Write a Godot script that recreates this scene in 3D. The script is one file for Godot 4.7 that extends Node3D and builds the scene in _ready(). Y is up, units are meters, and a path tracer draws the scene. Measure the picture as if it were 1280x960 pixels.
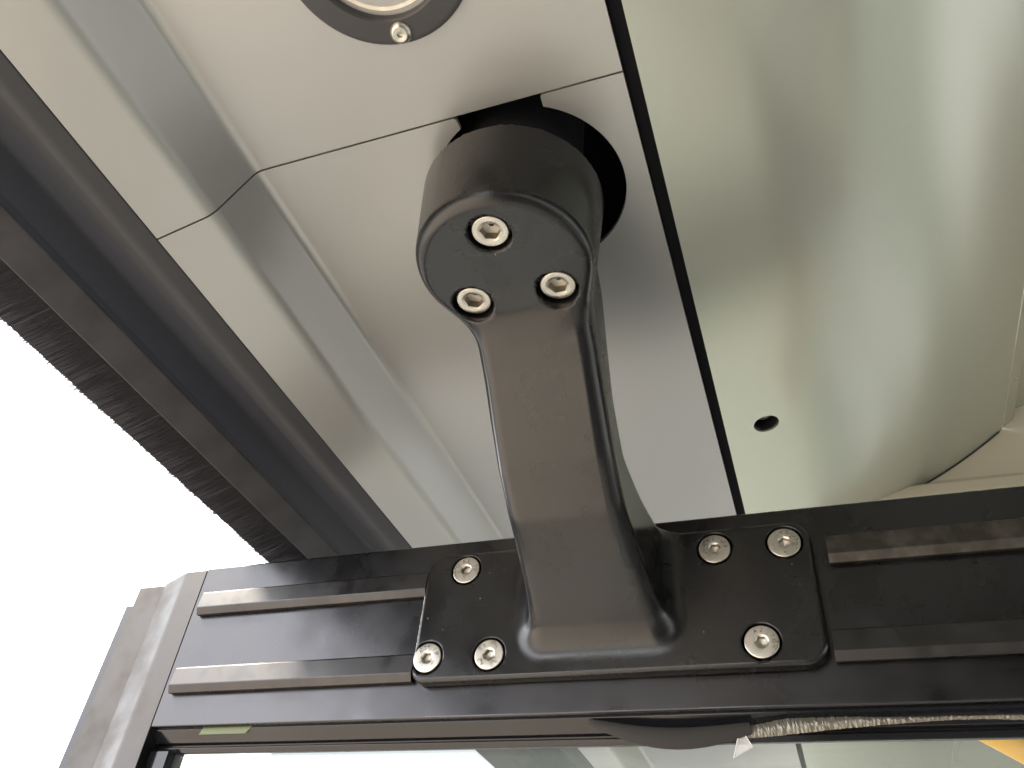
extends Node3D
# All shapes are given in millimetres in a frame whose origin is the eye point (x along the door leaf,
# y up, z along the header); EYE puts that frame into the world, whose ground is y = 0, in metres.
const EYE := Vector3(0, 1.9, 0)
const DECK := 335.0          # height of the header panels above the eye point

var names := {}
var rng := RandomNumberGenerator.new()
var M := {}

# ------------------------------------------------------------------ mesh helpers
class Geo:
	var v := PackedVector3Array()     # triangle corners, counter-clockwise seen from outside
	func tri(a: Vector3, b: Vector3, c: Vector3) -> void:
		v.append(a); v.append(b); v.append(c)
	func quad(a: Vector3, b: Vector3, c: Vector3, d: Vector3) -> void:
		tri(a, b, c); tri(a, c, d)
	func box(lo: Vector3, hi: Vector3) -> void:
		var p := func(i: int) -> Vector3: return Vector3(hi.x if i & 1 else lo.x, hi.y if i & 2 else lo.y, hi.z if i & 4 else lo.z)
		for f in [[4, 5, 7, 6], [1, 0, 2, 3], [0, 4, 6, 2], [5, 1, 3, 7], [2, 6, 7, 3], [0, 1, 5, 4]]:
			quad(p.call(f[0]), p.call(f[1]), p.call(f[2]), p.call(f[3]))
	# Closed outline in the (u, w) plane pushed along n = u x w from a to b.
	func extrude(outline: PackedVector2Array, o: Vector3, u: Vector3, w: Vector3, a: float, b: float, ch := 0.0) -> void:
		var pts := outline
		var area := 0.0
		for i in pts.size():
			area += pts[i].cross(pts[(i + 1) % pts.size()])
		if area < 0:
			pts = pts.duplicate(); pts.reverse()
		var n := u.cross(w).normalized()
		var at := func(p: Vector2, t: float) -> Vector3: return o + u * p.x + w * p.y + n * t
		var rings := [[pts, a], [pts, b]]
		if ch > 0.0:
			var inn := inset(pts, ch)
			var mid := inset(pts, ch * 0.3)
			rings = [[inn, a], [mid, a + ch * 0.3], [pts, a + ch], [pts, b - ch], [mid, b - ch * 0.3], [inn, b]]
		for r in rings.size() - 1:
			for i in pts.size():
				var j := (i + 1) % pts.size()
				quad(at.call(rings[r][0][i], rings[r][1]), at.call(rings[r][0][j], rings[r][1]), at.call(rings[r + 1][0][j], rings[r + 1][1]), at.call(rings[r + 1][0][i], rings[r + 1][1]))
		var cap: PackedVector2Array = rings[0][0]
		var t := Geometry2D.triangulate_polygon(cap)
		for k in range(0, t.size(), 3):
			var p := [cap[t[k]], cap[t[k + 1]], cap[t[k + 2]]]
			if (p[1] - p[0]).cross(p[2] - p[0]) < 0:
				p = [p[0], p[2], p[1]]
			tri(at.call(p[0], b), at.call(p[1], b), at.call(p[2], b))
			tri(at.call(p[0], a), at.call(p[2], a), at.call(p[1], a))
	func inset(pts: PackedVector2Array, d: float) -> PackedVector2Array:
		var out := PackedVector2Array()
		var n := pts.size()
		for i in n:
			var e0 := (pts[i] - pts[(i + n - 1) % n]).normalized()
			var e1 := (pts[(i + 1) % n] - pts[i]).normalized()
			var n0 := Vector2(-e0.y, e0.x)
			var n1 := Vector2(-e1.y, e1.x)
			var m := (n0 + n1)
			var k := 2.0 / maxf(m.length_squared(), 0.5)
			out.append(pts[i] + m * d * k * 0.5 * 1.0)
		return out
	# Profile of (radius, height) turned about the axis `ax` through `o`; heights run along ax. The outside is on the
	# right of the profile's direction when heights increase.
	func lathe(o: Vector3, ax: Vector3, prof: PackedVector2Array, seg := 48) -> void:
		var u := ax.cross(Vector3(1, 0, 0) if absf(ax.x) < 0.9 else Vector3(0, 0, 1)).normalized()
		var w := ax.cross(u)
		for i in prof.size() - 1:
			for s in seg:
				var a0 := TAU * s / seg
				var a1 := TAU * (s + 1) / seg
				var d0 := u * cos(a0) + w * sin(a0)
				var d1 := u * cos(a1) + w * sin(a1)
				var p0 := o + d0 * prof[i].x + ax * prof[i].y
				var p1 := o + d1 * prof[i].x + ax * prof[i].y
				var q0 := o + d0 * prof[i + 1].x + ax * prof[i + 1].y
				var q1 := o + d1 * prof[i + 1].x + ax * prof[i + 1].y
				if prof[i].x > 1e-4:
					tri(p0, p1, q1)
				if prof[i + 1].x > 1e-4:
					tri(p0, q1, q0)
	# Tube along a path with one radius per point.
	func tube(path: PackedVector3Array, rad: PackedFloat32Array, seg := 10, flat := 1.0) -> void:
		var rings := []
		for i in path.size():
			var t := (path[mini(i + 1, path.size() - 1)] - path[maxi(i - 1, 0)]).normalized()
			var u := t.cross(Vector3(0, 1, 0) if absf(t.y) < 0.9 else Vector3(1, 0, 0)).normalized()
			var w := u.cross(t)
			var ring := PackedVector3Array()
			for s in seg:
				var a := TAU * s / seg
				ring.append(path[i] + (u * cos(a) * flat + w * sin(a)) * rad[i])
			rings.append(ring)
		for i in path.size() - 1:
			for s in seg:
				var j := (s + 1) % seg
				quad(rings[i][s], rings[i + 1][s], rings[i + 1][j], rings[i][j])
		for s in range(1, seg - 1):
			tri(rings[0][0], rings[0][s], rings[0][s + 1])
			tri(rings[-1][0], rings[-1][s + 1], rings[-1][s])
	func moved(x: Transform3D) -> void:
		for i in v.size():
			v[i] = x * v[i]
	# Normals smoothed where faces meet at less than the crease angle.
	func mesh(origin: Vector3, crease := 40.0, grain := false) -> ArrayMesh:
		var at := {}
		var fn := PackedVector3Array()
		for f in range(0, v.size(), 3):
			var n := (v[f + 1] - v[f]).cross(v[f + 2] - v[f])
			fn.append(n)
			for k in 3:
				var key := Vector3i((v[f + k] * 200.0).round())
				if not at.has(key):
					at[key] = PackedInt32Array()
				at[key].append(f / 3)
		var lim := cos(deg_to_rad(crease))
		var pos := PackedVector3Array()
		var nor := PackedVector3Array()
		for f in range(0, v.size(), 3):
			var mine := fn[f / 3].normalized()
			for k in [0, 2, 1]:
				var n := Vector3.ZERO
				for g in at[Vector3i((v[f + k] * 200.0).round())]:
					if fn[g].normalized().dot(mine) >= lim:
						n += fn[g]
				pos.append((v[f + k] - origin) * 0.001)
				nor.append(n.normalized() if n.length_squared() > 1e-12 else mine)
		var arr := []
		arr.resize(Mesh.ARRAY_MAX)
		arr[Mesh.ARRAY_VERTEX] = pos
		arr[Mesh.ARRAY_NORMAL] = nor
		if grain:      # u runs along z, for metal brushed across it
			var uv := PackedVector2Array()
			for q in pos: uv.append(Vector2(q.z, q.x))
			arr[Mesh.ARRAY_TEX_UV] = uv
		var m := ArrayMesh.new()
		m.add_surface_from_arrays(Mesh.PRIMITIVE_TRIANGLES, arr)
		return m

func round_poly(pts: Array, radii: Array, seg := 6) -> PackedVector2Array:
	var out := PackedVector2Array()
	var n := pts.size()
	for i in n:
		var p: Vector2 = pts[i]
		var r: float = radii[i % radii.size()]
		if r <= 0.0:
			out.append(p); continue
		var a: Vector2 = (pts[(i + n - 1) % n] - p).normalized()
		var b: Vector2 = (pts[(i + 1) % n] - p).normalized()
		var half := acos(clampf(a.dot(b), -1, 1)) * 0.5
		var t := r / tan(half)
		var c := p + (a + b).normalized() * (r / sin(half))
		var s0 := (p + a * t - c).angle()
		var s1 := (p + b * t - c).angle()
		var d := wrapf(s1 - s0, -PI, PI)
		for k in seg + 1:
			out.append(c + Vector2.from_angle(s0 + d * k / seg) * r)
	return out

# An open polyline given thickness t on its left side.
func thick(line: PackedVector2Array, t: float) -> PackedVector2Array:
	var out := line.duplicate()
	var n := line.size()
	for i in range(n - 1, -1, -1):
		var d0 := (line[i] - line[maxi(i - 1, 0)]).normalized()
		var d1 := (line[mini(i + 1, n - 1)] - line[i]).normalized()
		if i == 0: d0 = d1
		if i == n - 1: d1 = d0
		var m := Vector2(-d0.y, d0.x) + Vector2(-d1.y, d1.x)
		out.append(line[i] + m * t / maxf(m.length_squared() * 0.5, 0.4))
	return out

# ------------------------------------------------------------------ scene objects
func numbered(called: String) -> String:
	var k: int = names.get(called, 0)
	names[called] = k + 1
	return called if k == 0 else "%s_%03d" % [called, k]

func thing(called: String, label: String, category: String, at: Vector3, group := "") -> Node3D:
	var o := Node3D.new()
	o.name = numbered(called)
	add_child(o)
	o.position = EYE + at * 0.001
	o.set_meta("label", label)
	o.set_meta("category", category)
	o.set_meta("at", at)
	if group: o.set_meta("group", group)
	return o

func origin_of(n: Node) -> Vector3:
	var p := n
	while not p.has_meta("at"):
		p = p.get_parent()
	return p.get_meta("at")

func part(parent: Node3D, called: String, g: Geo, m: Material, crease := 40.0, grain := false) -> MeshInstance3D:
	var o := MeshInstance3D.new()
	o.name = called
	o.mesh = g.mesh(origin_of(parent), crease, grain)
	o.material_override = m
	parent.add_child(o, true)
	return o

func setting(called: String, g: Geo, m: Material) -> MeshInstance3D:
	var o := MeshInstance3D.new()
	o.name = numbered(called)
	o.mesh = g.mesh(Vector3.ZERO)
	o.material_override = m
	o.position = EYE
	o.set_meta("kind", "structure")
	add_child(o)
	return o

# Tileable cloudy noise between lo and hi, as a float picture.
func noise_tex(cells: int, oct: int, lo: float, hi: float, size := 256, sd := 1, contrast := 1.0) -> ImageTexture:
	var r := RandomNumberGenerator.new()
	r.seed = sd
	var acc := PackedFloat32Array()
	acc.resize(size * size)
	var amp := 1.0
	var total := 0.0
	var n := cells
	for o in oct:
		var lat := PackedFloat32Array()
		lat.resize(n * n)
		for i in n * n: lat[i] = r.randf()
		for y in size:
			var fy := float(y) / size * n
			var y0 := int(fy); var ty := fy - y0
			ty = ty * ty * (3.0 - 2.0 * ty)
			var ra := (y0 % n) * n; var rb := ((y0 + 1) % n) * n
			for x in size:
				var fx := float(x) / size * n
				var x0 := int(fx); var tx := fx - x0
				tx = tx * tx * (3.0 - 2.0 * tx)
				var xa := x0 % n; var xb := (x0 + 1) % n
				acc[y * size + x] += amp * lerpf(lerpf(lat[ra + xa], lat[ra + xb], tx), lerpf(lat[rb + xa], lat[rb + xb], tx), ty)
		total += amp
		amp *= 0.55
		n *= 2
	var im := Image.create_empty(size, size, false, Image.FORMAT_RGBF)
	for y in size:
		for x in size:
			var k := lerpf(lo, hi, clampf((acc[y * size + x] / total - 0.5) * 2.0 * contrast + 0.5, 0, 1))
			im.set_pixel(x, y, Color(k, k, k))
	return ImageTexture.create_from_image(im)

func mat(lin: Color, rough: float, metal := 0.0, spec := 0.5) -> StandardMaterial3D:
	var m := StandardMaterial3D.new()
	m.albedo_color = lin.linear_to_srgb()
	m.roughness = rough
	m.metallic = metal
	m.metallic_specular = spec
	return m

func tri_map(m: StandardMaterial3D, mm: float) -> void:
	m.uv1_triplanar = true
	m.uv1_world_triplanar = true
	m.uv1_scale = Vector3.ONE * (1000.0 / mm)

func make_materials() -> void:
	var fine := noise_tex(32, 3, 0.0, 1.0, 256, 3)
	var cloudy := noise_tex(4, 4, 0.85, 1.1, 256, 5)
	var blotch := noise_tex(6, 5, 0.75, 1.25, 256, 9)
	# powder coat of the bracket: black, satin
	var c := mat(Color(0.0078, 0.0075, 0.0078), 0.25, 0, 0.55)
	c.roughness_texture = blotch; tri_map(c, 110)
	c.heightmap_enabled = true; c.heightmap_texture = fine; c.heightmap_scale = 0.002
	M.coat = c
	var r := mat(Color(0.072, 0.070, 0.073), 0.29, 1.0)
	r.roughness_texture = blotch; tri_map(r, 140)
	M.rail = r
	M.rib = mat(Color(0.072, 0.069, 0.069), 0.44, 1.0)
	M.rib.roughness_texture = blotch; tri_map(M.rib, 60)
	M.stile = mat(Color(0.070, 0.065, 0.063), 0.5, 1.0)
	M.stile.roughness_texture = blotch; tri_map(M.stile, 90)
	M.steel = mat(Color(0.60, 0.56, 0.49), 0.34, 1.0)
	M.steel.roughness_texture = blotch; tri_map(M.steel, 14)
	M.socket = mat(Color(0.48, 0.44, 0.38), 0.4, 1.0)
	M.stamp = mat(Color(0.20, 0.18, 0.15), 0.5, 1.0)
	var p := mat(Color(0.415, 0.412, 0.395), 0.34, 0.5)
	M.panel = p
	var q := mat(Color(0.51, 0.53, 0.465), 0.25, 0.6)  # green cast of the interior light is mixed into this grey
	q.anisotropy_enabled = true; q.anisotropy = 0.75
	M.inner = q
	var q2 := q.duplicate(); q2.anisotropy_enabled = false; M.strip = q2
	M.worn = mat(Color(0.15, 0.135, 0.12), 0.5, 1.0)
	M.worn.albedo_texture = noise_tex(5, 5, 0.5, 1.0, 256, 41, 1.5); tri_map(M.worn, 45)
	M.cream = mat(Color(0.62, 0.57, 0.45), 0.42)
	M.black = mat(Color(0.012, 0.012, 0.015), 0.6)
	M.lime = mat(Color(0.10, 0.115, 0.025), 0.4)  # yellow-green of a reflection, given as a surface colour
	M.foam = mat(Color(0.030, 0.027, 0.024), 0.85)
	M.gloss = mat(Color(0.01, 0.01, 0.012), 0.12)
	M.void = mat(Color(0.01, 0.01, 0.012), 0.9, 0, 0.2)
	var ru := mat(Color(0.024, 0.026, 0.037), 0.6)  # blue tint of lens flare is put into this black
	M.lip = mat(Color(0.034, 0.034, 0.038), 0.6)
	M.rubber = ru
	var du := mat(Color(0.050, 0.047, 0.051), 0.75)
	du.albedo_texture = noise_tex(5, 5, 0.6, 1.0, 256, 21, 1.4); tri_map(du, 70)
	M.dusty = du
	M.bristle = mat(Color(0.038, 0.036, 0.043), 0.65)  # lens glare tint is mixed into the bristle colour
	var g := StandardMaterial3D.new()
	g.albedo_color = Color(0.93, 1.0, 0.96, 0.06)
	g.transparency = BaseMaterial3D.TRANSPARENCY_ALPHA
	g.roughness = 0.02
	M.glass = g
	M.film = g.duplicate(); M.film.albedo_color = Color(1, 1, 1, 0.25); M.film.roughness = 0.1
	M.foil = mat(Color(0.21, 0.195, 0.16), 0.34, 0.6)
	M.yellow = mat(Color(0.75, 0.42, 0.03), 0.4)
	M.white = mat(Color(0.135, 0.15, 0.165), 0.5)
	M.chip = mat(Color(0.75, 0.72, 0.66), 0.5)
	M.dark_trim = mat(Color(0.045, 0.042, 0.042), 0.38)
	M.ground = mat(Color(0.17, 0.165, 0.16), 0.9)
	M.bounce_pavement = mat(Color(0.48, 0.405, 0.33), 0.9)
	M.bounce_pavement.albedo_texture = noise_tex(6, 5, 0.8, 1.0, 256, 35); tri_map(M.bounce_pavement, 1500)
	M.ground.albedo_texture = noise_tex(5, 5, 0.75, 1.0, 256, 33); tri_map(M.ground, 3000)
	M.floor = mat(Color(0.22, 0.215, 0.195), 0.6)
	M.wall = mat(Color(0.45, 0.47, 0.42), 0.5)

func _ready() -> void:
	rng.seed = 7
	# ---- camera
	var cam := Camera3D.new()
	cam.name = "camera"
	var yaw := 0.40958; var pitch := 0.709932; var roll := -0.114491
	cam.basis = Basis(Vector3.UP, yaw) * Basis(Vector3.RIGHT, pitch) * Basis(Vector3.BACK, -roll)
	cam.position = EYE
	cam.fov = 50.53
	cam.near = 0.01
	cam.far = 400.0
	add_child(cam)
	# ---- sky, sun, exposure: a bright overcast day, exposed for the shade under the header
	var env := Environment.new()
	var sm := ProceduralSkyMaterial.new()
	sm.sky_top_color = Color(0.90, 0.92, 0.94)
	sm.sky_horizon_color = Color(0.97, 0.97, 0.98)
	sm.sky_curve = 0.2
	sm.ground_bottom_color = Color(0.5, 0.48, 0.45)
	sm.ground_horizon_color = Color(0.8, 0.8, 0.8)
	sm.sun_angle_max = 1.0
	var sky := Sky.new()
	sky.sky_material = sm
	env.background_mode = Environment.BG_SKY
	env.sky = sky
	env.tonemap_mode = Environment.TONE_MAPPER_LINEAR
	env.tonemap_exposure = 6.5
	env.sdfgi_enabled = true; env.ssao_enabled = true; env.ssil_enabled = true
	var we := WorldEnvironment.new()
	we.environment = env
	we.name = "world_environment"
	add_child(we)
	var sun := DirectionalLight3D.new()
	sun.name = "sun"
	sun.light_energy = 0.45
	sun.light_color = Color(1.0, 0.96, 0.9)
	sun.light_angular_distance = 12.0
	sun.shadow_enabled = true
	sun.rotation_degrees = Vector3(-48, -60, 0)
	add_child(sun)
	make_materials()
	surroundings()
	header()
	interior()
	door()
	bracket()
	small_things()

# ------------------------------------------------------------------ the place around
func surroundings() -> void:
	var g := Geo.new()
	g.quad(Vector3(-150000, -1900, 150000), Vector3(150000, -1900, 150000), Vector3(150000, -1900, -150000), Vector3(-150000, -1900, -150000))
	setting("ground", g, M.ground)
	g = Geo.new()
	g.box(Vector3(-7000, -1900, -500), Vector3(-420, -1780, 9000))
	setting("bounce_pavement", g, M.bounce_pavement)  # unseen pale slab added to bounce warm light up to the header
	# floor of the bus beside the doorway
	g = Geo.new()
	g.box(Vector3(-60, -1560, -2300), Vector3(2300, -1500, 6000))
	setting("floor", g, M.floor)
	g = Geo.new()   # side wall of the bus on the far side of its floor, with window openings
	g.box(Vector3(2300, -1560, -2300), Vector3(2340, -520, 6000))
	g.box(Vector3(2300, 300, -2300), Vector3(2340, 780, 6000))
	for z in [-2300, -900, 600, 2100, 3600, 5100]:
		g.box(Vector3(2300, -520, z), Vector3(2340, 300, z + 140))
	setting("wall", g, M.wall)
	g = Geo.new()   # unseen front of the bus, its openings added to streak the inner panel
	var xo := [-120.0, 40.0, 1020.0, 1280.0, 1480.0, 1900.0, 2340.0]
	for k in range(1, xo.size() - 1, 2):
		g.box(Vector3(xo[k], -1560, -2340), Vector3(xo[k + 1], 780, -2300))
	g.box(Vector3(-160, -1560, -2340), Vector3(-120, 780, -2300))
	for k in range(0, xo.size() - 1, 2):
		g.box(Vector3(xo[k], -1560, -2340), Vector3(xo[k + 1], -1350, -2300))
		g.box(Vector3(xo[k], 460, -2340), Vector3(xo[k + 1], 780, -2300))
	setting("wall", g, M.wall)
	g = Geo.new()   # body side behind the doorway
	g.box(Vector3(-100, -1560, 650), Vector3(-60, 780, 6000))
	g.box(Vector3(-100, -1560, 6000), Vector3(2340, 780, 6040))
	setting("wall", g, M.wall)
	g = Geo.new()   # roof
	g.box(Vector3(-300, 720, -2340), Vector3(2340, 780, 6040))
	setting("roof", g, M.void)

# ------------------------------------------------------------------ header over the doorway
func header() -> void:
	var zs := -174.0
	# near panel: a bent sheet from the seam towards and past the eye
	var sect := thick(PackedVector2Array([Vector2(-40.5, DECK)] + Array(round_poly([Vector2(-20, DECK), Vector2(-227, DECK), Vector2(-242.5, 305.5), Vector2(-271, 296), Vector2(-600, 320)], [0, 6, 12, 0, 0], 6)).slice(1, 15) + [Vector2(-271, 296)]), -2.5)
	var t := thing("ceiling_panel", "beige grey header panel in front of the seam carrying the round lamp", "panel", Vector3(-160, DECK, 100), "header panels over the doorway")
	var g := Geo.new()
	g.extrude(sect, Vector3.ZERO, Vector3(1, 0, 0), Vector3(0, 1, 0), zs + 0.35, 330, 0.6)
	part(t, "panel_sheet", g, M.panel, 30)
	# far panel: flat part with the round opening for the arm, and the bent part beside it
	t = thing("ceiling_panel", "beige grey header panel with round black opening around the arm", "panel", Vector3(-160, DECK, -400), "header panels over the doorway")
	g = Geo.new()
	var cx := -98.5; var cz := -222.7; var R := 47.1
	var a0 := atan2(-178.0 - cz + 0.0, -78.5 - cx)
	var xs0 := -119.0; var xs1 := -78.5
	var ang0 := atan2(sqrt(R * R - pow(xs1 - cx, 2)), xs1 - cx)
	var ang1 := atan2(sqrt(R * R - pow(xs0 - cx, 2)), xs0 - cx)
	var flat := PackedVector2Array([Vector2(-40.5, zs - 0.35), Vector2(xs1 + 1.2, zs - 0.35), Vector2(xs1 + 0.2, zs - 1.4)])
	var steps := 72
	for i in steps + 1:        # clockwise round the opening, from its right slot corner to its left one
		var a := ang0 - (TAU - (ang1 - ang0)) * i / steps
		flat.append(Vector2(cx + R * cos(a), cz + R * sin(a)))
	flat.append_array(PackedVector2Array([Vector2(xs0 - 0.2, zs - 1.4), Vector2(xs0 - 1.2, zs - 0.35), Vector2(-200, zs - 0.35), Vector2(-200, -2250), Vector2(-40.5, -2250)]))
	# outline in (x, -z) so that the sheet is pushed upwards
	var o2 := PackedVector2Array()
	for p in flat: o2.append(Vector2(p.x, -p.y))
	g.extrude(o2, Vector3(0, DECK, 0), Vector3(1, 0, 0), Vector3(0, 0, -1), 0, 2.5)
	var bend := thick(PackedVector2Array([Vector2(-200, DECK)] + Array(round_poly([Vector2(-190, DECK), Vector2(-227, DECK), Vector2(-242.5, 305.5), Vector2(-271, 296), Vector2(-600, 320)], [0, 6, 12, 0, 0], 6)).slice(1, 15) + [Vector2(-271, 296)]), -2.5)
	g.extrude(bend, Vector3.ZERO, Vector3(1, 0, 0), Vector3(0, 1, 0), -2250, zs - 0.35, 0.0)
	part(t, "panel_sheet", g, M.panel, 30)
	# black strip in the gap between header and inner panel
	t = thing("gap_seal", "black rubber strip in the gap between the header and inner panels", "seal", Vector3(-37, DECK + 4, -200))
	g = Geo.new()
	g.box(Vector3(-46, DECK + 3, -2250), Vector3(-28, DECK + 9, 330))
	part(t, "seal_strip", g, M.void)
	# dark housing that closes the header from above and outside
	t = thing("header_housing", "dark housing behind the header panels seen through the round opening", "housing", Vector3(-160, 400, -200))
	g = Geo.new()
	g.box(Vector3(-312, 318, -2300), Vector3(-300, 415, 700))
	g.box(Vector3(-300, 400, -2300), Vector3(-20, 415, 700))
	g.extrude(thick(PackedVector2Array([Vector2(-150, DECK + 3.4), Vector2(-228, DECK + 3.4), Vector2(-244.5, 310.4), Vector2(-271, 301.4)]), -2.0), Vector3.ZERO, Vector3(1, 0, 0), Vector3(0, 1, 0), -181, -167)
	part(t, "housing_shell", g, M.void)
	# dark housing above the opening
	t = thing("pivot_shaft", "black shaft rising from the arm into the header opening", "shaft", Vector3(-103.7, 322, -216))
	g = Geo.new()
	g.lathe(Vector3(-103.7, 318, -216), Vector3.UP, PackedVector2Array([Vector2(32, 0), Vector2(32, 100)]))
	part(t, "shaft_tube", g, M.black)
	# outer seal profile with its brush
	t = thing("brush_seal", "dark brush strip along the outer edge of the header against the sky", "seal", Vector3(-320, 290, -200))
	g = Geo.new()
	g.extrude(round_poly([Vector2(-273.5, 303), Vector2(-290, 302), Vector2(-310, 303), Vector2(-321, 290), Vector2(-323, 286), Vector2(-330, 300), Vector2(-318, 330), Vector2(-273.5, 330)], [1, 2, 6, 3, 1, 2, 2, 2], 5), Vector3.ZERO, Vector3(1, 0, 0), Vector3(0, 1, 0), -2250, 700)
	part(t, "rubber_profile", g, M.rubber, 50)
	g = Geo.new()
	g.extrude(round_poly([Vector2(-271.5, 295.8), Vector2(-282, 292), Vector2(-299, 301), Vector2(-301, 312), Vector2(-271.5, 312)], [0.8, 10, 5, 0, 0], 10), Vector3.ZERO, Vector3(1, 0, 0), Vector3(0, 1, 0), -2250, 700)
	part(t, "edge_lip", g, M.lip, 50)
	g = Geo.new()
	g.extrude(round_poly([Vector2(-322, 286.5), Vector2(-339, 277.5), Vector2(-344, 286), Vector2(-326, 300)], [2.0, 1.5, 2, 2], 5), Vector3.ZERO, Vector3(1, 0, 0), Vector3(0, 1, 0), -2250, 700)
	part(t, "brush_holder", g, M.dusty, 50)
	g = Geo.new()
	g.extrude(PackedVector2Array([Vector2(-338, 281), Vector2(-362.5, 271.0), Vector2(-363.5, 272.8), Vector2(-341, 285)]), Vector3.ZERO, Vector3(1, 0, 0), Vector3(0, 1, 0), -2250, 700)
	part(t, "bristle_core", g, M.bristle)
	var mm := MultiMesh.new()
	mm.transform_format = MultiMesh.TRANSFORM_3D
	var hair := Geo.new()
	hair.tube(PackedVector3Array([Vector3.ZERO, Vector3(0, 14, 0), Vector3(0.3, 27.5, 0.2)]), PackedFloat32Array([0.14, 0.13, 0.11]), 3)
	mm.mesh = hair.mesh(Vector3.ZERO)
	mm.instance_count = 44000
	var dir := Vector3(-28, -10.5, 0).normalized()
	for i in mm.instance_count:
		var z := rng.randf_range(-560, 120)
		var lay := rng.randf_range(-0.3, 2.0)
		var d := (dir + Vector3(rng.randfn(0, 0.02), rng.randfn(0, 0.02), rng.randfn(0, 0.03))).normalized()
		var side := d.cross(Vector3(0, 0, 1)).normalized()
		var len := (rng.randf_range(0.93, 1.0) if rng.randf() < 0.9 else rng.randf_range(0.97, 1.12)) * (1.0 + 0.008 * sin(z * 0.07) + 0.006 * sin(z * 0.31))
		var b := Basis(side, d * len, side.cross(d))
		var p: Vector3 = Vector3(-338, 280.8, z) + Vector3(0.37, -0.93, 0) * -lay - t.get_meta("at")
		mm.set_instance_transform(i, Transform3D(b, p * 0.001))
	var mi := MultiMeshInstance3D.new()
	mi.name = "bristles"
	mi.multimesh = mm
	mi.material_override = M.bristle
	mi.set_meta("kind", "stuff")
	t.add_child(mi)
	# round lamp in the near panel
	lamp()

func lamp() -> void:
	var c := Vector3(-122, DECK, -94.5)
	var t := thing("round_lamp", "round recessed lamp in a black ring at the top edge", "lamp", c)
	var dn := Vector3.DOWN
	var g := Geo.new()
	g.lathe(c, dn, PackedVector2Array([Vector2(40, -1), Vector2(40, 1.5), Vector2(39.2, 2.6), Vector2(37.5, 3.2), Vector2(29.2, 3.6), Vector2(28.4, 3.0), Vector2(28, 1.5), Vector2(27.9, -4)]), 72)
	part(t, "trim_ring", g, M.dark_trim, 30)
	g = Geo.new()
	g.lathe(c, dn, PackedVector2Array([Vector2(27.2, -4), Vector2(26.9, -0.5), Vector2(26.0, 0.2), Vector2(24.4, 0.0), Vector2(22, -2.0), Vector2(21.3, -9)]), 72)
	part(t, "bezel", g, M.steel, 30)
	g = Geo.new()
	g.lathe(c, dn, PackedVector2Array([Vector2(21.2, -5), Vector2(18, -9), Vector2(14, -16), Vector2(9, -22), Vector2(0, -24)]), 64)
	var rf := mat(Color(0.75, 0.72, 0.68), 0.18, 1.0)
	for i in g.v.size() / 3:
		var s := g.v[i * 3]; g.v[i * 3] = g.v[i * 3 + 1]; g.v[i * 3 + 1] = s
	part(t, "reflector", g, rf, 50)
	g = Geo.new()
	g.lathe(c, dn, PackedVector2Array([Vector2(21.2, -3.2), Vector2(12, -1.6), Vector2(0, -1.0)]), 64)
	part(t, "lens", g, M.glass, 60)
	g = Geo.new()
	for k in 4:
		var x := Transform3D(Basis(Vector3.UP, 0.5 + PI / 2 * k), c)
		var b := Geo.new()
		b.box(Vector3(-6, 5, 5.4), Vector3(6, 6.5, 6.4))
		b.moved(x)
		g.v.append_array(b.v)
	part(t, "led_frame", g, M.steel)
	# its button-head screw
	g = Geo.new()
	var o := c + Vector3(-3.2, -3.3, -34.2)
	hex_screw(t, "button_screw", o, Vector3.DOWN, 4.8, 2.5, 2.4, true, 0.3)

# A screw head with a hexagonal socket. ax points out of the surface.
func hex_screw(t: Node3D, called: String, o: Vector3, ax: Vector3, r: float, af: float, proud: float, dome: bool, turn: float) -> MeshInstance3D:
	var g := Geo.new()
	var hexr := af / sqrt(3.0)
	var u := ax.cross(Vector3(1, 0, 0) if absf(ax.x) < 0.9 else Vector3(0, 0, 1)).normalized()
	var w := ax.cross(u)
	var at := func(rad: float, a: float, h: float) -> Vector3: return o + (u * cos(a) + w * sin(a)) * rad + ax * h
	var seg := 48
	var prof: Array
	if dome:
		prof = [[r, 0.0], [r * 0.97, proud * 0.35], [r * 0.85, proud * 0.72], [r * 0.68, proud * 0.97], [r * 0.6, proud]]
	else:
		prof = [[r, -3.0], [r, proud - 0.55], [r - 0.12, proud - 0.25], [r - 0.5, proud], [hexr * 1.25, proud], [hexr * 1.12, proud - 0.15]]
	for i in prof.size() - 1:
		for s in seg:
			var a := TAU * s / seg; var b := TAU * (s + 1) / seg
			g.quad(at.call(prof[i][0], a, prof[i][1]), at.call(prof[i][0], b, prof[i][1]), at.call(prof[i + 1][0], b, prof[i + 1][1]), at.call(prof[i + 1][0], a, prof[i + 1][1]))
	var rin: float = prof[-1][0]; var hin: float = prof[-1][1]
	var hx := func(a: float) -> float:
		var k := fposmod(a - turn, PI / 3) - PI / 6
		return af * 0.5 / cos(k)
	for s in seg:
		var a := TAU * s / seg; var b := TAU * (s + 1) / seg
		g.quad(at.call(rin, a, hin), at.call(rin, b, hin), at.call(hx.call(b), b, hin - 0.35), at.call(hx.call(a), a, hin - 0.35))
	var head := part(t, called, g, M.steel, 35)
	g = Geo.new()
	var deep := hin - af * 0.55
	for k in 6:
		var a := turn + PI / 3 * k + 0.0; var b := a + PI / 3
		# corners of the hexagon stand where hx is largest
		var ra := hexr * 1.004
		g.quad(at.call(ra, a, hin - 0.3), at.call(ra, b, hin - 0.3), at.call(ra, b, deep), at.call(ra, a, deep))
		g.tri(at.call(ra, a, deep), at.call(ra, b, deep), at.call(0.0, a, deep - 0.3 * af * 0.5))
	part(head, "hex_socket", g, M.socket, 20)
	return head

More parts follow.
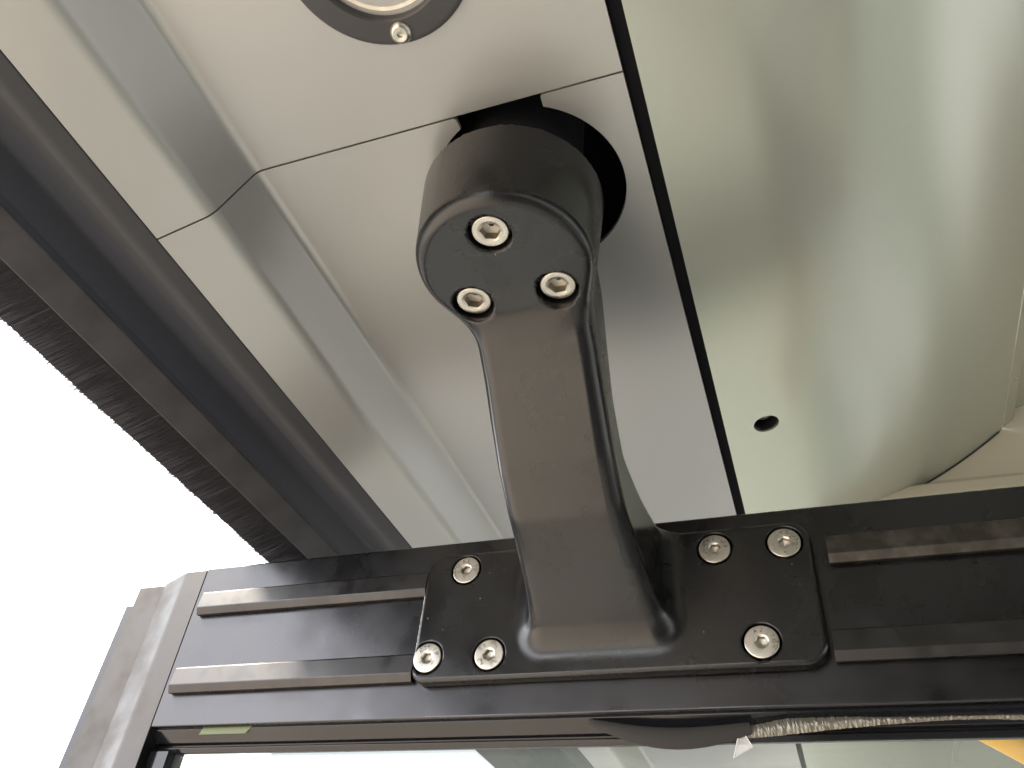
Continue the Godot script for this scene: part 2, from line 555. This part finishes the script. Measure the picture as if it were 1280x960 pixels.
# ------------------------------------------------------------------ inner panel and what joins it
func interior() -> void:
	var t := thing("ceiling_panel", "glossy greenish grey inner ceiling panel right of the black gap", "panel", Vector3(50, DECK, -200))
	var g := Geo.new()
	# coved sheet that rises to the right more and more steeply, with a round hole
	var xend := 170.0
	var xs := PackedFloat32Array([-34.0]); var ys := PackedFloat32Array([DECK])
	while xs[-1] / ys[-1] < 0.386:
		var u := clampf((xs[-1] - 8.0) / 155.0, 0, 1)
		ys.append(ys[-1] + tan(deg_to_rad(lerpf(9.0, 39.0, pow(u, 0.8))))); xs.append(xs[-1] + 1.0)
	xend = xs[-1]
	var pt := func(x: float, z: float) -> Vector3:
		var k := clampf(x + 34.0, 0.0, xs.size() - 1.001)
		return Vector3(x, lerpf(ys[int(k)], ys[int(k) + 1], k - int(k)), z)
	var hc := Vector2(-8.1, -438.0)
	var hr := 8.0
	var ring := 40
	var hx0 := -22.0; var hx1 := 6.0
	var cuts := [-34.0, -28.0, hx0, hx1]
	for i in range(1, 31): cuts.append(lerpf(hx1, xend, i / 30.0))
	for i in cuts.size() - 1:
		for zz in [[-2250.0, hc.y - 14], [hc.y - 14, hc.y + 14], [hc.y + 14, 250.0]]:
			if cuts[i] == hx0 and zz[0] == hc.y - 14:
				continue
			g.quad(pt.call(cuts[i], zz[0]), pt.call(cuts[i + 1], zz[0]), pt.call(cuts[i + 1], zz[1]), pt.call(cuts[i], zz[1]))
	for s in ring:
		var a := TAU * s / ring; var b := TAU * (s + 1) / ring
		var sq := func(q: float) -> Vector2:
			var d := Vector2.from_angle(q)
			return Vector2(-8, hc.y) + d * 14.0 / maxf(absf(d.x), absf(d.y))
		var oa: Vector2 = sq.call(a); var ob: Vector2 = sq.call(b)
		var ia := hc + Vector2.from_angle(a) * hr; var ib := hc + Vector2.from_angle(b) * hr
		g.quad(pt.call(oa.x, oa.y), pt.call(ob.x, ob.y), pt.call(ib.x, ib.y), pt.call(ia.x, ia.y))
		g.quad(pt.call(ia.x, ia.y), pt.call(ib.x, ib.y), pt.call(ib.x, ib.y) + Vector3(0, 2.5, 0), pt.call(ia.x, ia.y) + Vector3(0, 2.5, 0))
	# turned edge along the gap
	g.quad(pt.call(-34, -2250), pt.call(-34, 250), pt.call(-34, 250) + Vector3(0, 3, 0), pt.call(-34, -2250) + Vector3(0, 3, 0))
	part(t, "panel_sheet", g, M.inner, 30, true)
	g = Geo.new()
	var hp: Vector3 = pt.call(hc.x, hc.y)
	var up := Vector3(-0.19, 0.982, 0)
	g.lathe(hp, up, PackedVector2Array([Vector2(8.8, 0.9), Vector2(7.8, 1.6), Vector2(7.8, 12), Vector2(0, 12)]), 32)
	part(t, "hole_sleeve", g, M.black)
	hex_screw(t, "recessed_screw", hp + up * 10 + Vector3(1, 0, -1), -up, 5.0, 3.5, 2.0, false, 0.2)
	# strip beyond the seam on the right
	var ep := Vector2(xend, ys[-1])
	var dir := (ep - Vector2(xs[-3], ys[-3])).normalized()
	var nrm := Vector2(-dir.y, dir.x)
	t = thing("edge_panel", "narrow grey ceiling strip beyond the seam at the right edge", "panel", Vector3(180, 430, -300))
	g = Geo.new()
	g.extrude(round_poly([ep + dir * 0.8, ep + dir * 13, ep + dir * 16 + nrm * 8, ep + Vector2(160, 60), ep + Vector2(160, 70), ep + dir * 0.8 + nrm * 16], [0.8, 2, 2, 0, 0, 0], 4), Vector3.ZERO, Vector3(1, 0, 0), Vector3(0, 1, 0), -2250, 250)
	part(t, "panel_sheet", g, M.strip, 30)
	g = Geo.new()
	var rp := ep + dir * 8
	g.lathe(Vector3(rp.x, rp.y, -530), Vector3(nrm.x, nrm.y, 0) * -1.0, PackedVector2Array([Vector2(2, -0.5), Vector2(2, 0.3), Vector2(1.3, 0.9), Vector2(0, 1.0)]), 16)
	part(t, "rivet", g, M.socket)
	# cream moulding behind the door rail, with the dark joint where the ceiling sheet meets it
	t = thing("moulded_cover", "cream moulding across the ceiling behind the right end of the door rail", "cover", Vector3(250, 380, -585))
	g = Geo.new()
	g.extrude(round_poly([Vector2(-640, 560), Vector2(-584, 560), Vector2(-583, 374), Vector2(-574, 368), Vector2(-571, 356), Vector2(-586, 318), Vector2(-640, 310)], [0, 0, 5, 5, 9, 10, 0], 8), Vector3.ZERO, Vector3(0, 0, 1), Vector3(0, 1, 0), -700, -30)
	part(t, "moulding", g, M.cream, 40)
	g = Geo.new()
	var bead := PackedVector3Array(); var br := PackedFloat32Array()
	for i in range(0, xs.size(), 4):
		if xs[i] > 30.0:
			bead.append(Vector3(xs[i], ys[i] - 0.3, -582.3)); br.append(0.8)
	g.tube(bead, br, 8)
	part(t, "joint_bead", g, M.lip)

# ------------------------------------------------------------------ the door leaf
func door() -> void:
	var t := thing("bus_door", "glazed bus door leaf with black ribbed top rail", "door", Vector3(-100, 139, -390))
	var X := Vector3(1, 0, 0)
	var zf := -386.0
	var g := Geo.new()
	# section of the rail in (z, y), pushed along x
	var sec := round_poly([Vector2(zf, 139), Vector2(zf, 240.5), Vector2(zf - 2, 242), Vector2(-421, 242), Vector2(-421, 139), Vector2(-402, 139), Vector2(-402, 150), Vector2(-389.5, 150), Vector2(-389.5, 139)], [1.2, 1.2, 1.0, 0, 0, 0, 0, 0, 0.5], 3)
	g.extrude(sec, Vector3.ZERO, Vector3(0, 0, 1), Vector3(0, 1, 0), -180, 369)   # n = z x y = -x
	var rail := part(t, "top_rail", g, M.rail, 30)
	for s in [[206.2, 222.5, 15.0], [157.2, 173.5, 8.0]]:
		for half in [[-362.5, -204.5, true], [12.5 if s[1] > 200 else 7.5, 180.0, false]]:
			var a: float = half[0]; var b: float = half[1]
			var rs := round_poly([Vector2(zf - 0.5, s[0] + 0.7), Vector2(zf + 3.2, s[0]), Vector2(zf + 5.2, s[0] + 4.2), Vector2(zf + 3.9, s[1] - 1.2), Vector2(zf + 0.5, s[1]), Vector2(zf - 0.5, s[1])], [0, 0.6, 2.0, 1.5, 0.3, 0], 4)
			g = Geo.new()
			g.extrude(rs, Vector3.ZERO, Vector3(0, 0, 1), Vector3(0, 1, 0), -b, -a, 0.25)
			part(rail, "rail_rib", g, M.worn if s[1] > 200 and not half[2] else M.rib, 30)
	# hanging stile on the left: flat, bevel, seal strips
	g = Geo.new()
	var st := round_poly([Vector2(-369.3, zf + 0.4), Vector2(-386, zf + 0.4), Vector2(-413, zf - 12), Vector2(-413, -421), Vector2(-369.3, -421)], [0.4, 9, 2, 0, 0], 8)
	var o2 := PackedVector2Array()
	for p in st: o2.append(Vector2(p.x, -p.y))
	g.extrude(o2, Vector3.ZERO, X, Vector3(0, 0, -1), -1480, 239.5, 0.5)
	part(t, "door_stile", g, M.stile, 30)
	g = Geo.new()
	g.box(Vector3(-437, -1480, -418), Vector3(-413.3, 240, -401))
	part(t, "edge_profile", g, M.stile)
	g = Geo.new()
	g.box(Vector3(-447, -1480, -418), Vector3(-437.3, 229, -405))
	part(t, "edge_seal", g, M.rubber)
	g = Geo.new()
	g.box(Vector3(140, -1480, -421), Vector3(180, 138.5, zf))
	part(t, "door_stile", g, M.rail)
	g = Geo.new()
	g.box(Vector3(-363, -1480, -421), Vector3(140, -1380, zf))
	part(t, "bottom_rail", g, M.rail)
	# gasket round the glass
	g = Geo.new()
	g.extrude(round_poly([Vector2(-389.3, 141), Vector2(-399.5, 141), Vector2(-399.5, 127.5), Vector2(-396.8, 127.5), Vector2(-395.2, 130.2), Vector2(-396.6, 130.9), Vector2(-396.2, 131.6), Vector2(-393.6, 132.2), Vector2(-389.3, 138)], [0, 0, 0.5, 0.8, 0.6, 0.1, 0.1, 0.8, 1.0], 4), Vector3.ZERO, Vector3(0, 0, 1), Vector3(0, 1, 0), -140, 369)
	g.box(Vector3(-369, -1380, -398.5), Vector3(-356, 127.5, -392))
	part(t, "glass_gasket", g, M.gloss, 30)
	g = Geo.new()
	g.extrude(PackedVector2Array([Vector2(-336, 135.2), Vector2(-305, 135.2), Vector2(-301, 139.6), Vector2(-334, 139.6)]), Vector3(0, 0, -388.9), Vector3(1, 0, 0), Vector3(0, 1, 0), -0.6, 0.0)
	part(t, "painted_reflection", g, M.lime)  # flat tab painting a yellow-green reflection on the gasket
	g = Geo.new()
	g.box(Vector3(-369, -1380, -405), Vector3(140, 145, -400))
	part(t, "glass_pane", g, M.glass)

# ------------------------------------------------------------------ the cast bracket
var F := PackedFloat32Array()      # distance to the arm's outline in (z, y), on a 1 mm grid
const FZ := -400.0
const FY := 150.0
const FW := 220
const FH := 200

func arm_field() -> void:
	var front := [Vector2(-390, 168), Vector2(-378, 173), Vector2(-353, 185), Vector2(-334, 193.5), Vector2(-312, 204), Vector2(-292, 219), Vector2(-276, 236), Vector2(-262, 252), Vector2(-248, 265), Vector2(-238, 273), Vector2(-225, 280)]
	var rear := [Vector2(-230, 318), Vector2(-262, 317), Vector2(-274, 306), Vector2(-284, 284), Vector2(-297, 258), Vector2(-316, 240), Vector2(-346, 234), Vector2(-390, 230)]
	var poly := PackedVector2Array(front + rear)
	F.resize(FW * FH)
	var n := poly.size()
	for j in FH:
		for i in FW:
			var p := Vector2(FZ + i, FY + j)
			var best := 1e9
			var inside := false
			for k in n:
				var a := poly[k]; var b := poly[(k + 1) % n]
				var e := b - a
				var t := clampf((p - a).dot(e) / e.length_squared(), 0, 1)
				best = minf(best, (p - a - e * t).length_squared())
				if (a.y > p.y) != (b.y > p.y) and p.x < a.x + (p.y - a.y) / (b.y - a.y) * e.x:
					inside = not inside
			F[j * FW + i] = -sqrt(best) if inside else sqrt(best)
	# soften the corners of the outline
	for pass_ in 3:
		var G := F.duplicate()
		for j in range(2, FH - 2):
			for i in range(2, FW - 2):
				var k := j * FW + i
				F[k] = (G[k] * 2 + G[k - 2] + G[k + 2] + G[k - 2 * FW] + G[k + 2 * FW]) / 6.0

const BX := -103.7
const BZ := -216.0
const BY := 270.0
var bore := [Vector2(-102.7, -195.0), Vector2(-124.0, -230.8), Vector2(-83.8, -231.6)]
var csk := [Vector2(-179.1, 218.0), Vector2(-194.9, 168.0), Vector2(-159.8, 167.9), Vector2(-41.3, 217.3), Vector2(-7.0, 217.3), Vector2(-23.4, 166.6)]

func smin(a: float, b: float, k: float) -> float:
	var h := maxf(k - absf(a - b), 0.0) / k
	return minf(a, b) - h * h * k * 0.25

func sdf(x: float, y: float, z: float) -> float:
	# mounting plate
	var px := absf(x + 98.5) - 104.5
	var py := absf(y - 192.0) - 37.0
	var pz := absf(z + 382.3) - 4.3
	var rc := 11.0 if y > 175.0 or x > -98.0 else 7.0
	var ax := px + rc; var ay := py + rc
	var d2 := sqrt(pow(maxf(ax, 0), 2) + pow(maxf(ay, 0), 2)) + minf(maxf(ax, ay), 0.0) - rc
	var re := 2.2
	var qx := d2 + re; var qz := pz + re
	var plate := sqrt(pow(maxf(qx, 0), 2) + pow(maxf(qz, 0), 2)) + minf(maxf(qx, qz), 0.0) - re
	# arm
	var fi := clampf(z - FZ, 0.0, FW - 1.001); var fj := clampf(y - FY, 0.0, FH - 1.001)
	var i0 := int(fi); var j0 := int(fj)
	var u := fi - i0; var w := fj - j0
	var k0 := j0 * FW + i0
	var f := (F[k0] * (1 - u) + F[k0 + 1] * u) * (1 - w) + (F[k0 + FW] * (1 - u) + F[k0 + FW + 1] * u) * w
	var hw := 28.5 + 7.5 * pow(clampf((-z - 300.0) / 80.0, 0, 1), 2)
	var ra := 7.5
	var mx := absf(x + 102.0) - hw + ra; var mf := f + ra
	var arm := sqrt(pow(maxf(mx, 0), 2) + pow(maxf(mf, 0), 2)) + minf(maxf(mx, mf), 0.0) - ra
	# boss
	var rr := sqrt((x - BX) * (x - BX) + (z - BZ) * (z - BZ))
	var rad := 40.0 + clampf((y - 274.0) / 44.0, 0, 1) * 3.2
	var rb := 6.0
	var bx := rr - rad + rb; var by := absf(y - (BY + 70.0)) - 70.0 + rb
	var boss := sqrt(pow(maxf(bx, 0), 2) + pow(maxf(by, 0), 2)) + minf(maxf(bx, by), 0.0) - rb
	boss = maxf(boss, y - 318.0)
	var d := smin(arm, boss, 12.0)
	d = smin(d, plate, 11.0)
	# counterbores under the boss
	if y < 285.0 and z > -262.0:
		for c in bore:
			var q := sqrt((x - c.x) * (x - c.x) + (z - c.y) * (z - c.y)) - 9.5
			var cut := maxf(q, y - 277.0)
			d = maxf(d, -cut) if absf(d + cut) > 0.8 else maxf(d, -cut) + 0.25 * pow(0.8 - absf(d + cut), 2) / 0.8
	if z < -370.0:
		for c in csk:
			var q := sqrt((x - c.x) * (x - c.x) + (y - c.y) * (y - c.y)) - 8.95
			var cut := maxf(q, -383.0 - z)
			d = maxf(d, -cut) if absf(d + cut) > 0.7 else maxf(d, -cut) + 0.25 * pow(0.7 - absf(d + cut), 2) / 0.7
	return d

func bracket() -> void:
	arm_field()
	var t := thing("door_arm_bracket", "black cast swing arm bolted between the door rail and header pivot", "bracket", Vector3(-100, 192, -386))
	var h := 1.3
	var B := 8
	var lo := Vector3(-208, 150, -388.5)
	var nb := Vector3i(21, 17, 21)
	var val := {}
	var W := nb.x * B + 2; var H := nb.y * B + 2
	var live := []
	for bz in nb.z:
		for by in nb.y:
			for bx in nb.x:
				var c := lo + Vector3(bx + 0.5, by + 0.5, bz + 0.5) * B * h
				if absf(sdf(c.x, c.y, c.z)) < B * h * 0.5 * 1.75 + 6.0:
					live.append(Vector3i(bx, by, bz))
	var verts := PackedVector3Array()
	var cell := {}
	var quads := PackedInt32Array()
	var Wn := W * H
	for b in live:
		for k in B + 1:
			for j in B + 1:
				for i in B + 1:
					var id: int = b.x * B + i + (b.y * B + j) * W + (b.z * B + k) * Wn
					if not val.has(id):
						val[id] = sdf(lo.x + (b.x * B + i) * h, lo.y + (b.y * B + j) * h, lo.z + (b.z * B + k) * h)
	var offs := [0, 1, W, W + 1, Wn, Wn + 1, Wn + W, Wn + W + 1]
	var edges := [[0, 1], [2, 3], [4, 5], [6, 7], [0, 2], [1, 3], [4, 6], [5, 7], [0, 4], [1, 5], [2, 6], [3, 7]]
	var corner := []
	for c in 8: corner.append(Vector3(c & 1, (c >> 1) & 1, c >> 2))
	for b in live:
		for k in B:
			for j in B:
				for i in B:
					var gx: int = b.x * B + i; var gy: int = b.y * B + j; var gz: int = b.z * B + k
					var id := gx + gy * W + gz * Wn
					var s := 0
					var d := PackedFloat32Array()
					d.resize(8)
					for c in 8:
						d[c] = val[id + offs[c]]
						if d[c] < 0: s |= 1 << c
					if s == 0 or s == 255:
						continue
					var p := Vector3.ZERO
					var n := 0
					for e in edges:
						var da := d[e[0]]; var db := d[e[1]]
						if (da < 0) != (db < 0):
							p += corner[e[0]].lerp(corner[e[1]], da / (da - db)); n += 1
					p = lo + (p / n + Vector3(gx, gy, gz)) * h
					cell[id] = verts.size()
					verts.append(p)
	# pull vertices on to the surface and take normals from the field
	var nor := PackedVector3Array()
	nor.resize(verts.size())
	for i in verts.size():
		var p := verts[i]
		for it in 2:
			var e := 0.25
			var d0 := sdf(p.x, p.y, p.z)
			var gr := Vector3(sdf(p.x + e, p.y, p.z) - d0, sdf(p.x, p.y + e, p.z) - d0, sdf(p.x, p.y, p.z + e) - d0) / e
			var l := maxf(gr.length(), 0.3)
			if it == 0:
				p -= gr / l * clampf(d0, -0.6, 0.6) / l
			nor[i] = gr.normalized()
		verts[i] = p
	var ids := {"mounting_plate": PackedInt32Array(), "swing_arm": PackedInt32Array(), "pivot_boss": PackedInt32Array()}
	var axis := [1, W, Wn]
	for id in cell:
		for a in 3:
			var n1: int = axis[(a + 1) % 3]; var n2: int = axis[(a + 2) % 3]
			if not (cell.has(id - n1) and cell.has(id - n2) and cell.has(id - n1 - n2)):
				continue
			var v0: float = val[id]; var v1: float = val[id + axis[a]]
			if (v0 < 0) == (v1 < 0):
				continue
			var q := [cell[id], cell[id - n1], cell[id - n1 - n2], cell[id - n2]]
			if v0 > 0: q.reverse()
			var m: Vector3 = (verts[q[0]] + verts[q[1]] + verts[q[2]] + verts[q[3]]) * 0.25
			var which := "swing_arm"
			if m.z < -371.0:
				which = "mounting_plate"
			elif Vector2(m.x - BX, m.z - BZ).length() < 46.0 and m.y > BY - 0.6 and m.z > -250.0 - (m.y - BY) * 0.6:
				which = "pivot_boss"
			# outside normals come out counter-clockwise here; Godot wants the reverse
			ids[which].append_array(PackedInt32Array([q[0], q[2], q[1], q[0], q[3], q[2]]))
	var org: Vector3 = t.get_meta("at")
	for which in ids:
		var map := {}
		var pv := PackedVector3Array(); var pn := PackedVector3Array(); var pi := PackedInt32Array()
		for i in ids[which]:
			if not map.has(i):
				map[i] = pv.size()
				pv.append((verts[i] - org) * 0.001); pn.append(nor[i])
			pi.append(map[i])
		var arr := []
		arr.resize(Mesh.ARRAY_MAX)
		arr[Mesh.ARRAY_VERTEX] = pv; arr[Mesh.ARRAY_NORMAL] = pn; arr[Mesh.ARRAY_INDEX] = pi
		var m := ArrayMesh.new()
		m.add_surface_from_arrays(Mesh.PRIMITIVE_TRIANGLES, arr)
		var o := MeshInstance3D.new()
		o.name = which
		o.mesh = m
		o.material_override = M.coat
		t.add_child(o, true)
	chips(t)
	for k in 3:
		hex_screw(t, "cap_screw", Vector3(bore[k].x, BY, bore[k].y), Vector3.DOWN, 8.0, 8.0, -1.6, false, [0.25, 0.1, 0.5][k])
	for k in 6:
		var hd := hex_screw(t, "countersunk_screw", Vector3(csk[k].x, csk[k].y, -378.0), Vector3.BACK, 8.0, 5.0, 0.0, false, [0.2, 0.5, 0.3, 0.55, 0.1, 0.45][k])
		stamps(hd, Vector3(csk[k].x, csk[k].y, -378.0), [0.4, 0.9, 2.6, 0.6, 0.2, 0.5][k])

# bare flecks and a worn edge on the coating
func chips(t: Node3D) -> void:
	var face := [[-118.7, 270.0, -241.5], [-116.5, 270.0, -241.1], [-132.0, 270.0, -238.9], [-119.2, 270.0, -243.2], [-95, 270.0, -238.2], [-95.4, 270.0, -243.4], [-90.5, 270.0, -221.8], [-104, 270.0, -206], [-168.4, 199.7, -377.98], [-164.5, 214.8, -377.98], [-198.1, 190.3, -377.98], [-4.8, 204.9, -377.98], [-2.6, 194, -377.98], [-49.5, 172.9, -377.98], [-150.8, 163, -377.98], [-188, 183, -377.98]]
	var g := Geo.new()
	for c in face:
		var r := rng.randf_range(0.12, 0.3)
		var a := rng.randf_range(0, PI)
		var o := Vector3(c[0], c[1], c[2])
		var b := Geo.new()
		var ring := PackedVector2Array()
		for k in 7: ring.append(Vector2.from_angle(TAU * k / 7) * r * rng.randf_range(0.6, 1.2) * Vector2(rng.randf_range(1.0, 1.8), 0.8))
		if c[1] < 240.0:
			b.extrude(ring, Vector3.ZERO, Vector3(cos(a), sin(a), 0), Vector3(-sin(a), cos(a), 0), -0.1, 0.05)
		else:
			b.extrude(ring, Vector3.ZERO, Vector3(cos(a), 0, sin(a)), Vector3(-sin(a), 0, cos(a)), -0.1, 0.05)
		b.moved(Transform3D(Basis(), o))
		g.v.append_array(b.v)
	for e in [[-202.55, 204.0, 168.0]]:
		var path := PackedVector3Array(); var rad := PackedFloat32Array()
		for k in 40:
			path.append(Vector3(e[0] + rng.randf_range(-0.05, 0.05), lerpf(e[1], e[2], k / 39.0), -378.75))
			rad.append(0.28 * rng.randf_range(0.3, 1.0))
		g.tube(path, rad, 6)
	var o := part(t, "bare_metal_chips", g, M.chip)
	o.set_meta("kind", "stuff")

# raised marks on the flat of a screw head
func stamps(head: Node3D, o: Vector3, turn: float) -> void:
	var marks := [["A", 0.35], ["2", -0.15], ["7", -1.2], ["0", -1.65]]
	for mk in marks:
		var tm := TextMesh.new()
		var f := SystemFont.new()
		f.font_names = PackedStringArray(["Droid Sans"])
		tm.font = f
		tm.text = mk[0]
		tm.font_size = 16
		tm.pixel_size = 0.00016
		tm.depth = 0.0003
		var mi := MeshInstance3D.new()
		mi.name = "stamped_mark"
		mi.mesh = tm
		mi.material_override = M.stamp
		var a: float = mk[1] + turn + PI / 2 - 0.4
		mi.transform = Transform3D(Basis(Vector3.BACK, a - PI / 2), (o + Vector3(cos(a), sin(a), 0) * 5.6 - origin_of(head)) * 0.001)
		head.add_child(mi, true)

# ------------------------------------------------------------------ loose bits
func small_things() -> void:
	# black foam strip sagging out of the glazing channel, the torn wrinkled strip beside it, and a film shard
	var t := thing("sagging_seal", "black foam strip sagging from under the door rail", "seal", Vector3(-70, 133, -388))
	var g := Geo.new()
	var path := PackedVector3Array(); var rad := PackedFloat32Array()
	for i in 33:
		var k := i / 32.0
		path.append(Vector3(lerpf(-108, -33, k), lerpf(135.5, 130.5, k) - 6.0 * sin(PI * k), -387.0))
		rad.append(lerpf(1.2, 2.6, k) + 2.9 * pow(sin(PI * k), 0.8))
	g.tube(path, rad, 12, 0.6)
	part(t, "foam_strip", g, M.foam, 60)
	t = thing("torn_strip", "wrinkled silvery torn strip stuck under the right half of the rail", "strip", Vector3(20, 136, -387))
	g = Geo.new()
	var nx := 300; var ny := 7
	var grid := []
	var nz := FastNoiseLite.new()
	nz.seed = 4; nz.frequency = 0.35; nz.fractal_octaves = 3
	for i in nx + 1:
		var x := lerpf(-38, 112, i / float(nx))
		var low := lerpf(126.2, 130.6, smoothstep(-45.0, 25.0, x)) + 1.6 * smoothstep(10.0, 52.0, x) - 1.9 * smoothstep(56.0, 100.0, x) + 0.3 * nz.get_noise_2d(x * 3.0, 9.0)
		var top := lerpf(131.4, 134.6, smoothstep(-38.0, -14.0, x)) - 0.8 * smoothstep(0.0, 40.0, x) + 0.4 * nz.get_noise_2d(x * 4.0, 31.0)
		var row := []
		for j in ny + 1:
			var k := j / float(ny)
			row.append(Vector3(x + 0.8 * k, lerpf(top, low, k), -387.4 + 0.9 * sin(PI * k) + 0.55 * nz.get_noise_2d(x * 2.0 + k * 2.5, k * 2.0)))
		grid.append(row)
	for i in nx:
		for j in ny:
			g.quad(grid[i][j], grid[i][j + 1], grid[i + 1][j + 1], grid[i + 1][j])
			var b := Vector3(0, 0, -0.3)
			g.quad(grid[i][j] + b, grid[i + 1][j] + b, grid[i + 1][j + 1] + b, grid[i][j + 1] + b)
	part(t, "strip_film", g, M.foil, 25)
	t = thing("film_shard", "clear triangular shard of film hanging below the torn strip", "film", Vector3(-40, 128, -388))
	g = Geo.new()
	g.extrude(PackedVector2Array([Vector2(-37.5, 131.0), Vector2(-33, 122.5), Vector2(-41.5, 118.0)]), Vector3(0, 0, -387), Vector3(1, 0, 0), Vector3(0, 1, 0), 0, 0.4)
	part(t, "shard", g, M.film)
	g = Geo.new()
	g.tube(PackedVector3Array([Vector3(-37.5, 131, -386.7), Vector3(-41.5, 118, -386.7), Vector3(-33, 122.5, -386.7), Vector3(-37.5, 131, -386.7)]), PackedFloat32Array([0.35, 0.4, 0.3, 0.35]), 6)
	part(t, "folded_edge", g, M.chip)
	# seen through the glass
	t = thing("grab_pole", "slanted yellow pole seen through the glass at the lower right corner", "pole", Vector3(110, 0, -560))
	g = Geo.new()
	g.tube(PackedVector3Array([Vector3(52, 214, -560), Vector3(600, -169, -560)]), PackedFloat32Array([11, 11]), 24)
	part(t, "pole_tube", g, M.yellow)
	t = thing("outside_wall", "pale bluish white wall outside seen through the door glass", "wall", Vector3(-2500, -1900, -3600))
	g = Geo.new()
	g.box(Vector3(-2560, -1900, -3700), Vector3(-300, 1500, -3500))
	part(t, "wall_slab", g, M.white)
